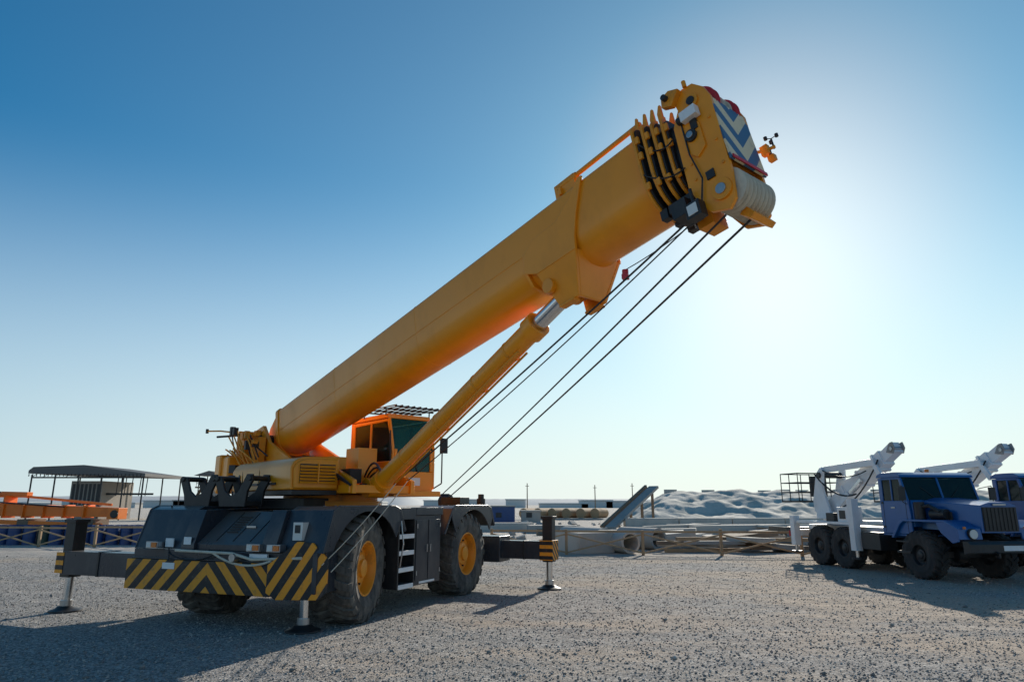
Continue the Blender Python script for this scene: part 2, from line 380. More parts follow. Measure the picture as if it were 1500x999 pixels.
mb.cyl((-3.75,-1.35,3.47),(-3.75,-1.35,3.57),.035,dark2,n=10)
mb.obj('hydraulic_manifold',sup,.004)
mb=MB()
for i in range(9):
    y=-.72-.02*i
    mb.hose((-1.4+.15*i,y,2.72),(1.2+.1*i,-.66,2.45-.03*i),.16+.04*rnd.random(),.022,dark2,side=(0,0,rnd.choice([-1,.7])))
for i in range(6):
    mb.hose((.9,.2+.06*i,2.4),(2.1,-.1+.05*i,2.35),-.25+.08*i,.02,dark2)
mb.box(.2,.9,-.5,-.2,2.3,2.75,yellow2); mb.box(.3,.8,.1,.5,2.3,2.95,yellow); mb.box(1.2,1.7,-.52,-.3,2.25,2.5,dark2)
mb.obj('hydraulic_hoses',sup)
# cab
mb=MB()
x0,x1,y0,y1,zb,zt=-.70,1.02,.70,1.70,2.10,3.62
for (a,b) in((y0,y0+.05),(y1-.05,y1)):
    mb.prism([(x0+.05,zb+.06),(x0+.05,2.72),(x1+.02,2.72),(x1+.02,zb+.1),(x1-.05,zb+.06)],'y',a,b,yellow)
    mb.prism([(x0+.05,2.72),(x0+.05,zt-.06),(x0+.18,zt-.06),(x0+.18,2.72)],'y',a,b,yellow)
    mb.prism([(x0+.18,zt-.14),(x0+.18,zt-.06),(x1-.26,zt-.06),(x1-.2,zt-.12)],'y',a,b,yellow)
    mb.prism([(x1-.07,2.72),(x1-.01,2.95),(x1-.24,zt-.08),(x1-.16,zt-.03),(x1+.02,2.98),(x1+.02,2.72)],'y',a,b,yellow)
    mb.box(.12,.19,a-.004,b+.004,2.72,zt-.1,yellow)
mb.box(x0,x0+.05,y0,y1,zb,zt-.05,yellow); mb.box(x0+.02,x1-.20,y0-.01,y1+.01,zt-.05,zt+.04,yellow)
mb.box(x0+.05,x1-.05,y0,y1,zb,zb+.06,yellow)
mb.box(x1-.03,x1+.025,y0+.05,y1-.05,zb+.02,zb+.42,yellow)
mb.box(x1-.03,x1+.03,y0+.05,y0+.11,zb+.42,2.95,yellow); mb.box(x1-.03,x1+.03,y1-.11,y1-.05,zb+.42,2.95,yellow)
mb.obj('cab_shell',sup,.015)
mb=MB()
for y in(y0+.02,y1-.03): mb.prism([(x0+.18,2.72),(x0+.18,zt-.14),(x1-.24,zt-.12),(x1-.02,2.95),(x1-.06,2.72)],'y',y,y+.01,glassm)
mb.prism([(x1-.005,zb+.42),(x1-.005,2.96),(x1-.2,zt-.06),(x1-.21,zt-.06),(x1-.015,2.96),(x1-.015,zb+.42)],'y',y0+.05,y1-.05,glassg)
mb.obj('cab_glass',sup)
mb=MB()
mb.box(-.3,.15,.98,1.42,2.4,2.52,seatm); mb.box(-.38,-.26,.98,1.42,2.5,3.15,seatm); mb.box(-.36,-.28,1.1,1.3,3.15,3.35,seatm)
mb.box(.55,.85,.95,1.45,2.2,2.75,seatm)
mb.cyl((.4,1.2,2.8),(.46,1.2,2.83),.2,seatm)
mb.obj('cab_interior',sup,.02)
mb=MB()
for i in range(9): mb.box(-.1,1.25,.62+i*.14,.64+i*.14,3.77,3.79,dark2)
for x in(-.1,.35,.8,1.23): mb.box(x,x+.03,.6,1.78,3.74,3.768,dark2)
for p in((-.08,.66),(.8,.66),(-.08,1.69),(.8,1.69)): mb.cyl((p[0],p[1],3.62),(p[0],p[1],3.76),.015,dark2,n=6)
mb.tube([(1.0,.66,3.3),(1.12,.6,3.1),(1.05,.66,2.6)],.015,dark2)
mb.tube([(.95,1.74,2.2),(1.12,1.82,2.3),(1.12,1.82,3.2),(.95,1.74,3.3)],.014,dark2)
mb.tube([(1.03,1.3,2.5),(1.02,1.15,3.0)],.01,dark2,n=6)
mb.box(1.15,1.2,1.74,1.9,2.9,3.2,dark2)
mb.box(1.04,1.05,1.05,1.35,2.25,2.4,white)
mb.obj('cab_guard_and_mirrors',sup)

# lift cylinder
mb=MB()
p0=Vector((1.69,0,2.17)); p1=Vector((6.632,0,4.658)); d=(p1-p0)
q=p0+d*.875
mb.cyl(p0+d*.03,q,.155,yellow,n=32); mb.cyl(q-d*.035,q,.19,yellow,n=32); mb.cyl(p0+d*.02,p0+d*.06,.19,yellow,n=32)
mb.cyl(q,p0+d*.985,.115,chrome,n=28)
mb.cyl((p0.x,-.2,p0.z),(p0.x,.2,p0.z),.17,yellow); mb.cyl((p0.x,-.3,p0.z),(p0.x,.3,p0.z),.08,dark2)
mb.cyl((p1.x,-.16,p1.z),(p1.x,.16,p1.z),.15,yellow2); mb.cyl((p1.x,-.41,p1.z),(p1.x,.41,p1.z),.07,steel)
n=Vector((-d.z,0,d.x)).normalized()
a=p0+d*.1-n*.18; b=q-d*.08-n*.18
mb.tube([tuple(a+Vector((0,-.1,0))),tuple(b+Vector((0,-.1,0)))],.018,yellow2); mb.tube([tuple(a+Vector((0,.06,0))),tuple(b+Vector((0,.06,0)))],.018,yellow2)
for f_ in(.2,.4,.6,.75): c_=p0+d*f_; e_=c_+d.normalized()*.04; mb.cyl(c_,e_,.162,yellow2,n=28)
mb.obj('lift_cylinder',sup,.004)

# ---- boom
EL=12.2
boom=empty('telescopic_boom',(-2.4,0,3.37),0,R(-EL),parent=sup)
def section(W,zt,zb,n=16,rc=.09):
    h=W/2; pts=[]
    for a in range(0,91,18): pts.append((h-rc+rc*math.cos(R(a)),zt-rc+rc*math.sin(R(a))))
    for a in range(90,181,18): pts.append((-h+rc+rc*math.cos(R(a)),zt-rc+rc*math.sin(R(a))))
    zm=zb+ (zt-zb)*.42
    for i in range(n+1):
        t=math.pi+math.pi*i/n
        ct,st=math.cos(t),math.sin(t); e=2/2.4
        pts.append((h*math.copysign(abs(ct)**e,ct), zm+(zm-zb)*math.copysign(abs(st)**e,st)))
    return pts
mb=MB(); mb.prism(section(.80,.49,-.53),'x',.38,10.93,yellow)
mb.obj('boom_base_section',boom,0,sharp=40)
mb=MB()
mb.prism(section(.84,.51,-.55),'x',.34,.46,yellow)
mb.prism([(-.25,-.45),(-.28,.0),(-.1,.2),(.34,.45),(.34,-.50)],'y',-.36,.36,yellow2)
# weld seams along the side shells and a few transverse ones
for sy in(-1,1): mb.beam((.46,sy*.402,-.02),(8.7,sy*.402,-.02),.008,.014,yellow)
for s_ in(3.1,6.0): mb.prism(section(.806,.493,-.533),'x',s_,s_+.014,yellow)
mb.obj('boom_foot',boom,.003)
# cylinder saddle
mb=MB()
for (y0_,y1_) in((-.44,-.395),(.395,.44)):
    mb.prism([(8.72,-.30),(8.80,-.02),(8.98,.10),(9.45,.12),(9.75,.30),(9.95,.49),(10.02,.49),(9.82,.05),(9.72,-.25),(9.70,-.42),(8.98,-.42)],'y',y0_,y1_,yellow)
def tap(s0,s1,ya,yb,s2,s3,yc,yd,w0,w1,mat):
    mb.add([(s0,ya,w0),(s1,ya,w0),(s1,yb,w0),(s0,yb,w0),(s2,yc,w1),(s3,yc,w1),(s3,yd,w1),(s2,yd,w1)],[(0,1,2,3),(7,6,5,4),(0,1,5,4),(1,2,6,5),(2,3,7,6),(3,0,4,7)],mat)
for sg in(-1,1): tap(8.95,9.70,sg*.435,sg*.385,9.12,9.46,sg*.27,sg*.22,-.40,-.93,yellow)
tap(9.655,9.70,-.385,.385,9.42,9.46,-.22,.22,-.40,-.92,yellow)
mb.box(9.13,9.40,-.30,-.18,-.96,-.925,yellow2); mb.box(9.13,9.40,.18,.30,-.96,-.925,yellow2)
mb.cyl((9.1,-.42,-.65),(9.1,-.34,-.65),.10,yellow)
mb.prism([(-.42,0.),(-.44,-.3),(-.34,-.50),(0,-.57),(.34,-.50),(.44,-.3),(.42,0.)],'x',8.74,8.79,yellow)
mb.obj('cylinder_saddle',boom,.01)
mb=MB()
mb.tube([(3.2,-.1,.49),(3.2,-.1,.62),(3.32,-.1,.66),(3.34,-.1,.49)],.018,yellow2)
mb.box(9.55,9.6,-.38,.38,.49,.60,yellow); mb.box(9.45,9.82,-.33,-.25,.49,.70,yellow); mb.box(9.45,9.82,.1,.18,.49,.64,yellow)
mb.cyl((9.6,-.29,.66),(10.95,-.29,.68),.032,yellow2,n=14)
mb.cyl((9.5,-.29,.65),(9.85,-.29,.65),.055,yellow2,n=14)
mb.obj('boom_top_fittings',boom,.006)
# nested section collars
mb=MB()
for i,(s,g) in enumerate(((10.90,.10),(11.02,.09),(11.13,.075),(11.24,.06))):
    sec=section(.80+2*g-.05*i,.47+g-.01*i,-.53-g+.01*i)
    mb.prism(sec,'x',s,s+.035,yellow2)
    mb.prism(section(.80+2*g-.05*i-.06,.44+g-.01*i,-.50-g+.01*i),'x',s+.035,s+.06,dark2)
    mb.prism(section(.78-.06*i,.44-.02*i,-.50+.03*i),'x',s+.06,s+.12,dark2)
    for y in(-.33,-.10,.12,.30):
        mb.prism([(s-.03,.47),(s-.03,.60),(s+.01,.76-.02*i),(s+.035,.76-.02*i),(s+.035,.47)],'y',y,y+.035,yellow2)
    for y in(-.25,0,.25): mb.box(s+.0,s+.10,y-.05,y+.05,-.68+.02*i,-.55,dark2)
    hw=.40+g-.025*i
    for z in(.34,.12,-.30): mb.box(s+.035,s+.085,-hw+.005,-hw+.04,z-.045,z+.045,yellow2)
mb.hose((10.95,-.47,.3),(11.35,-.40,.1),.12,.010,dark2); mb.hose((10.9,-.49,-.1),(11.4,-.38,-.3),.10,.010,dark2)
mb.prism(section(.56,.36,-.4),'x',11.34,11.6,yellow2)
mb.obj('section_collars',boom,.006)
# boom head
mb=MB()
side=[(11.36,-.55),(11.38,.25),(11.49,.43),(11.47,.54),(11.60,.65),(11.74,.63),(11.85,.50),(11.90,.34),(11.88,-.62),(11.83,-.95),(11.74,-1.03),(11.53,-.95),(11.42,-.75)]
for (a,b) in((-.36,-.31),(.31,.36)): mb.prism(side,'y',a,b,yellow)
mb.box(11.36,11.42,-.31,.31,-.50,.30,yellow); mb.box(11.42,11.82,-.31,.31,-.42,-.37,yellow2)
mb.prism([(11.46,-.15),(11.46,.20),(11.60,.26),(11.70,.1),(11.70,-.2),(11.58,-.28)],'y',-.385,-.36,yellow)
mb.cyl((11.58,-.42,.0),(11.58,-.36,.0),.07,dark2); mb.cyl((11.58,-.44,.0),(11.58,-.42,.0),.04,steel)
mb.box(11.54,11.74,-.47,-.37,.18,.30,white); mb.cyl((11.54,-.42,.24),(11.48,-.42,.24),.045,dark2)
mb.box(11.60,11.68,-.40,-.36,.05,.18,dark2)
mb.cyl((11.68,-.40,.42),(11.68,.40,.42),.05,dark2); mb.cyl((11.72,-.40,-.78),(11.72,.40,-.78),.06,steel)
mb.cyl((11.68,-.385,.42),(11.68,-.36,.42),.085,yellow2); mb.cyl((11.72,-.385,-.78),(11.72,-.36,-.78),.12,yellow2)
mb.prism([(11.47,.48),(11.35,.54),(11.37,.66),(11.48,.69),(11.60,.63)],'y',-.44,-.36,yellow2)
mb.cyl((11.43,-.5,.61),(11.43,-.3,.61),.035,dark2)
mb.cyl((11.66,-.38,.63),(11.66,-.38,.71),.025,yellow2)
for z in(-.5,-.3,-.1,.3): mb.cyl((11.47,-.375,z),(11.47,-.36,z),.018,yellow2,n=8)
for z in(-.5,-.2,.1): mb.cyl((11.82,-.375,z),(11.82,-.36,z),.018,yellow2,n=8)
mb.box(11.60,11.70,-.38,-.36,-.60,-.5,dark2)
mb.tube([(11.5,-.39,.2),(11.50,-.40,-.2),(11.56,-.39,-.55),(11.48,-.39,-.8)],.010,dark2)
mb.prism([(11.70,-1.00),(11.80,-1.10),(11.86,-1.06),(11.78,-.93)],'y',-.10,.34,yellow2)
mb.obj('boom_head',boom,.008)
mb=MB()
mb.box(-.012,.012,-.35,.35,0,.84,chev)
cp=mb.obj('chevron_plate',boom,.004); cp.location=(11.905,0,-.50); cp.rotation_euler=(0,R(-1.5),0)
mb=MB()
def sheaves(cx,cz,r,ys,w,mat,core):
    for y in ys:
        mb.lathe((cx,y,cz),[(r*.35,-w/2),(r*.93,-w/2),(r,-w*.42),(r*.80,0),(r,w*.42),(r*.93,w/2),(r*.35,w/2)],mat,n=36,close=True)
        mb.lathe((cx,y,cz),[(r*.36,-w*.6),(r*.36,w*.6),(.001,w*.6)],core,n=20)
sheaves(11.68,.40,.235,(-.20,.20),.08,red,dark2)
sheaves(11.68,.38,.215,(-.06,.07),.06,cream,dark2)
sheaves(11.73,-.76,.235,[-.26+.075*i for i in range(8)],.062,cream,red)
mb.obj('head_sheaves',boom)
mb=MB()
mb.box(11.925,11.94,-.34,.34,-.50,-.46,red)
mb.tube([(11.8,.36,-.1),(11.93,.48,-.10),(12.05,.52,-.10)],.02,yellow2)
mb.box(11.9,11.99,.44,.51,-.17,-.05,yellow2)
mb.tube([(12.03,.52,-.12),(12.03,.52,.02)],.012,dark2); 
for a in(0,120,240):
    ca,sa=.07*math.cos(R(a)),.07*math.sin(R(a)); mb.tube([(12.03,.52,.02),(12.03+ca,.52+sa,.02)],.006,dark2,n=5); mb.cyl((12.03+ca,.52+sa,.0),(12.03+ca,.52+sa,.04),.022,dark2,n=8)
mb.tube([(11.98,.50,-.10),(11.98,.50,-.22)],.018,dark2); mb.box(11.94,12.02,.47,.54,-.26,-.19,yellow2)
mb.box(11.32,11.50,-.50,-.37,-.98,-.80,dark2); mb.box(11.35,11.47,-.51,-.50,-.95,-.83,lampm)
mb.tube([(11.4,-.42,-.80),(11.4,-.42,-.6)],.02,dark2)
mb.box(11.1,11.3,-.40,-.1,-.82,-.62,dark2); mb.box(11.15,11.35,0,.3,-.85,-.6,yellow2)
mb.obj('anemometer_and_lamp',boom,.004)

bpy.context.view_layer.update()
ic=crane.matrix_world.inverted()
def B(s,y,z): return ic@(boom.matrix_world@Vector((s,y,z)))
def SP(x,y,z): return ic@(sup.matrix_world@Vector((x,y,z)))
mb=MB()
r_=.0125
mb.hose(B(11.35,-.15,-.72),SP(2.2,.15,2.3),.05,r_,rope_m,k=12)
mb.hose(B(11.3,-.05,-.70),SP(2.2,.35,2.3),.08,r_*.7,rope_m,k=12)
mb.hose(B(11.60,-.20,-.98),(3.75,-.1,2.12),.04,r_,rope_m,k=12)
mb.hose(B(11.78,.08,-1.0),(3.75,-.3,2.05),.05,r_*1.1,rope_m,k=12)
mb.hose(SP(2.2,.15,2.3),(-3.2,-1.8,1.0),.05,r_*.6,cream,k=6)
mb.hose(SP(2.2,.35,2.3),(-3.1,-1.9,.9),.05,r_*.6,cream,k=6)
mb.obj('hoist_ropes',crane)
mb=MB()
pp=B(10.05,.0,-.80)
mb.hose(B(11.4,-.3,-.9),pp,.03,.006,rope_m,k=6); mb.cyl(pp,pp+Vector((0,0,-.06)),.04,red,n=12)
mb.box(pp.x-.04,pp.x+.04,pp.y-.04,pp.y+.04,pp.z-.12,pp.z-.06,red)
mb.obj('limit_switch_weight',crane)
mb=MB()
mb.prism([(3.6,1.7),(3.55,2.0),(3.7,2.15),(3.9,2.1),(3.92,1.75)],'y',-.35,-.1,dark2); mb.box(3.3,3.83,-.9,.9,1.165,1.6,dark)
mb.obj('hook_block',crane,.01)

# ================================================================= TRUCKS
def truck(loc,name):
    t=empty(name,loc,math.atan2(-.987,.161))
    for x in(0,-3.15,-4.4):
        for sd in(-1,1):
            mb=MB(); wheel(mb,(0,0,0),.62,.40,.27,sd,20,dark2,skew=.2,lug=.04,rub=rubber2); w=mb.obj('wheel',t); w.location=(x,sd*1.0,.60)
    mb=MB()
    for y in(-.45,.38): mb.box(-5.5,1.45,y,y+.07,.82,1.04,dark2)
    for x in(0,-3.15,-4.4):
        mb.beam((x,-.85,.6),(x,.85,.6),.14,.16,dark2); mb.lathe((x,0,.6),[(.01,-.25),(.2,-.15),(.23,0),(.2,.15),(.01,.25)],dark2,n=16)
    mb.box(-2.3,-1.5,-1.15,-.6,.62,1.1,dark2); mb.box(-2.3,-1.5,.6,1.15,.62,1.1,dark2)
    mb.beam((-4.6,-.75,.75),(-2.9,-.75,.75),.1,.12,dark2)
    mb.obj('frame',t,.01)
    mb=MB(); zb=1.05
    for (a,b) in((-1.12,-1.06),(1.06,1.12)):
        mb.prism([(-1.30,zb+.06),(-1.30,1.98),(-.25,1.98),(-.2,1.6),(-.2,zb+.06)],'y',a,b,blue)
        mb.prism([(-1.30,1.98),(-1.30,2.60),(-1.2,2.60),(-1.2,1.98)],'y',a,b,blue)
        mb.prism([(-1.2,2.55),(-1.2,2.61),(-.48,2.61),(-.46,2.55)],'y',a,b,blue)
        mb.prism([(-.36,1.98),(-.53,2.60),(-.44,2.60),(-.25,1.98)],'y',a,b,blue)
        mb.box(-.86,-.82,a-.003,b+.003,1.98,2.56,blue)
    mb.box(-1.37,-1.30,-1.10,1.10,zb,2.60,blue)
    mb.prism([(-1.39,2.61),(-1.34,2.70),(-1.15,2.755),(-.6,2.75),(-.42,2.67),(-.40,2.61)],'y',-1.14,1.14,blue)
    mb.prism([(-.30,1.3),(-.30,1.98),(-.22,2.0),(-.16,1.9),(-.16,1.3)],'y',-1.055,1.055,blue)
    mb.prism([(-.30,2.0),(-.48,2.60),(-.42,2.60),(-.24,2.0)],'y',-.03,.03,blue)
    mb.box(-1.3,-.2,-1.1,1.1,zb,zb+.055,blue)
    vs=[(-.17,-.85,1.25),(-.17,.85,1.25),(-.17,.75,1.98),(-.17,-.75,1.98),(1.45,-.55,1.2),(1.45,.55,1.2),(1.45,.50,1.86),(1.45,-.50,1.86),(-.17,-.35,2.06),(-.17,.35,2.06),(1.45,.25,1.93),(1.45,-.25,1.93)]
    mb.add(vs,[(0,1,2,9,8,3),(4,7,11,10,6,5),(0,3,7,4),(1,5,6,2),(3,8,11,7),(8,9,10,11),(9,2,6,10),(0,4,5,1)],blue)
    for sd in(-1,1):
        a,b=(-1.2,-.56) if sd<0 else(.56,1.2)
        mb.prism([(-.95,1.0),(-.62,1.42),(-.45,1.5),(1.0,1.5),(1.42,1.32),(1.46,1.05),(1.40,1.05),(1.36,1.28),(.98,1.44),(-.42,1.44),(-.56,1.36),(-.85,1.0)],'y',a,b,blue)
        mb.prism([(.72,1.44),(1.0,1.45),(1.38,1.28),(1.42,1.0),(1.2,.95),(.85,1.2)],'y',a+.005 if sd<0 else b-.035,a+.035 if sd<0 else b-.005,blue)
    mb.obj('cab_and_hood',t,.02,3)
    mb=MB()
    for y in(-1.09,1.08): mb.prism([(-1.2,1.98),(-1.2,2.56),(-.47,2.56),(-.32,1.98)],'y',y,y+.01,glassm)
    for (a,b) in((-1.05,-.03),(.03,1.05)): mb.prism([(-.27,2.0),(-.45,2.60),(-.46,2.60),(-.28,2.0)],'y',a,b,glassm)
    mb.obj('cab_glass',t)
    mb=MB()
    mb.box(1.452,1.47,-.48,.48,1.24,1.82,dark2)
    for i in range(9): mb.box(1.47,1.485,-.46+i*.108,-.42+i*.108,1.26,1.80,dark2)
    mb.box(1.468,1.50,-.18,.18,1.86,1.90,steel)
    mb.prism([(1.50,.72),(1.50,1.02),(1.66,1.02),(1.72,.95),(1.72,.76)],'y',-1.18,1.18,dark2)
    for y in(-.85,.85):
        mb.cyl((1.40,y,1.18),(1.50,y,1.18),.13,dark2); mb.cyl((1.50,y,1.18),(1.52,y,1.18),.11,lampm)
        mb.box(1.46,1.5,y-.24,y-.18,1.3,1.36,orlamp)
    for y in(-.5,.5): mb.tube([(1.68,y,.8),(1.8,y,.75),(1.8,y,.65),(1.68,y,.68)],.025,dark2)
    mb.box(1.722,1.73,-.28,.28,.80,.92,white)
    for sd in(-1,1):
        mb.tube([(-.3,sd*1.12,2.3),(-.1,sd*1.38,2.38),(-.1,sd*1.38,1.95),(-.3,sd*1.12,1.9)],.012,dark2,n=6); mb.box(-.12,-.08,sd*1.38-.1,sd*1.38+.1,2.0,2.34,dark2)
        mb.tube([(-.25,sd*.2,2.02),(-.36,sd*.6,2.35)],.008,dark2,n=5)
        mb.box(-.9,-.75,sd*1.12-.02,sd*1.12+.02,1.78,1.82,steel)
        mb.box(.1,.8,sd*.75-.02,sd*.75+.02,1.5,1.7,dark2)
        for zz in(1.25,1.9): mb.box(-1.27,-1.2,sd*1.125-.012,sd*1.125+.012,zz,zz+.06,dark2)
        for xx in(-1.22,-.34): mb.box(xx,xx+.012,sd*1.122-.004,sd*1.122+.004,1.15,1.97,dark2)
    mb.cyl((-.05,-.95,1.5),(-.05,-.95,1.95),.13,dark2); mb.cyl((.25,-.84,1.64),(.7,-.80,1.64),.13,dark2)
    mb.tube([(-.2,-.95,1.8),(.3,-.95,1.85),(.6,-.9,1.7)],.05,dark2)
    mb.cyl((-1.1,.3,2.74),(-1.1,.3,2.86),.06,orlamp)
    mb.box(-.75,-.25,-1.22,-1.1,.62,.68,dark2); mb.box(-.75,-.25,-1.22,-1.1,.9,.94,dark2)
    mb.box(-1.0,-.5,-.7,.7,1.3,1.9,seatm); mb.cyl((-.5,.5,1.95),(-.46,.5,1.98),.22,seatm)
    mb.obj('grille_lights_mirrors',t,.006)
    mb=MB()
    mb.box(-5.9,-1.8,-.55,.55,1.06,1.22,white)
    mb.box(-5.6,-2.75,-1.18,-.56,1.28,1.36,white); mb.box(-5.6,-2.75,.56,1.18,1.28,1.36,white)
    for x in(-2.55,-5.75):
        mb.box(x-.12,x+.12,-1.03,1.03,.85,1.05,white)
        for sd in(-1,1):
            mb.box(x-.12,x+.12,sd*1.15-.11,sd*1.15+.11,.55,2.05 if x>-3 else 1.5,white); mb.cyl((x,sd*1.15,.35),(x,sd*1.15,.6),.05,chrome); mb.cyl((x,sd*1.15,.30),(x,sd*1.15,.36),.17,dark2)
    mb.cyl((-4.9,0,1.22),(-4.9,0,1.42),.42,dark2); mb.box(-5.5,-4.5,-.45,.45,1.42,1.62,white)
    for (a,b) in((-.44,-.36),(.36,.44)):
        mb.prism([(-5.6,1.62),(-5.65,2.0),(-5.35,2.9),(-5.1,3.1),(-4.95,3.0),(-5.05,2.4),(-4.75,1.62)],'y',a,b,white)
    mb.beam((-5.6,.0,1.50),(-2.3,.0,3.28),.42,.50,white,.38,.46); mb.beam((-2.6,.0,3.12),(-1.80,.0,3.55),.30,.34,white)
    for f_ in(.15,.4,.65,.9): mb.beam((-5.6+3.3*f_,0,1.5+1.78*f_),(-5.52+3.3*f_,0,1.543+1.78*f_),.46,.54,white)
    for sd in(-.19,.15): mb.prism([(-2.05,3.40),(-1.9,3.66),(-1.76,3.70),(-1.68,3.52),(-1.76,3.36)],'y',sd,sd+.04,conc2)
    mb.cyl((-1.80,-.22,3.5),(-1.80,.22,3.5),.06,steel)
    mb.beam((-5.15,-.30,3.02),(-2.45,-.30,3.14),.10,.20,white); mb.beam((-5.1,.30,2.55),(-3.0,.30,2.95),.12,.14,white)
    mb.beam((-2.55,-.30,3.14),(-2.2,-.30,2.65),.08,.16,white); mb.beam((-4.5,-.28,1.8),(-3.2,-.28,2.65),.08,.10,chrome); mb.beam((-4.5,-.28,1.8),(-3.85,-.28,2.22),.14,.16,white)
    mb.cyl((-5.15,-.5,2.85),(-5.15,.5,2.85),.1,dark2)
    mb.box(-1.75,-1.45,-.5,.5,1.1,2.2,dark2); mb.box(-3.4,-2.9,-1.1,-.6,1.362,1.8,white); mb.box(-4.0,-3.6,-1.1,-.6,1.362,1.62,dark2)
    mb.box(-3.3,-3.0,-1.11,-1.10,1.45,1.7,dark2)
    mb.hose((-5.4,-.46,2.9),(-3.5,-.30,2.2),.3,.03,dark2); mb.hose((-2.3,-.3,3.2),(-4.2,-.35,1.8),.25,.025,dark2); mb.hose((-4.9,-.47,3.0),(-2.9,-.3,2.9),.2,.02,dark2)
    mb.obj('aerial_lift',t,.012)
    mb=MB()
    bx0,bx1,by0,by1,bz=-7.0,-5.9,-.8,.8,1.95
    mb.box(bx0,bx1,by0,by1,bz,bz+.06,dark2)
    for z in(bz+.35,bz+.68,bz+1.0):
        mb.tube([(bx0,by0,z),(bx1,by0,z),(bx1,by1,z),(bx0,by1,z),(bx0,by0,z)],.02,dark2,n=6)
    for x in(bx0,(bx0+bx1)/2,bx1):
        for y in(by0,0,by1): mb.cyl((x,y,bz),(x,y,bz+1.0),.018,dark2,n=6)
    mb.box(bx1-.05,bx1,-.3,.3,bz+.2,bz+.9,dark2)
    mb.beam((-6.0,0,1.9),(-5.6,0,1.4),.12,.16,white); mb.box(-6.4,-5.92,-1.1,1.1,1.0,1.12,dark2)
    mb.box(-6.42,-6.38,-1.0,-.7,.8,1.0,red)
    mb.obj('work_basket',t)
    return t
truck((11.79,18.81,0),'aerial_platform_truck')
truck((15.4,19.3,0),'aerial_platform_truck')

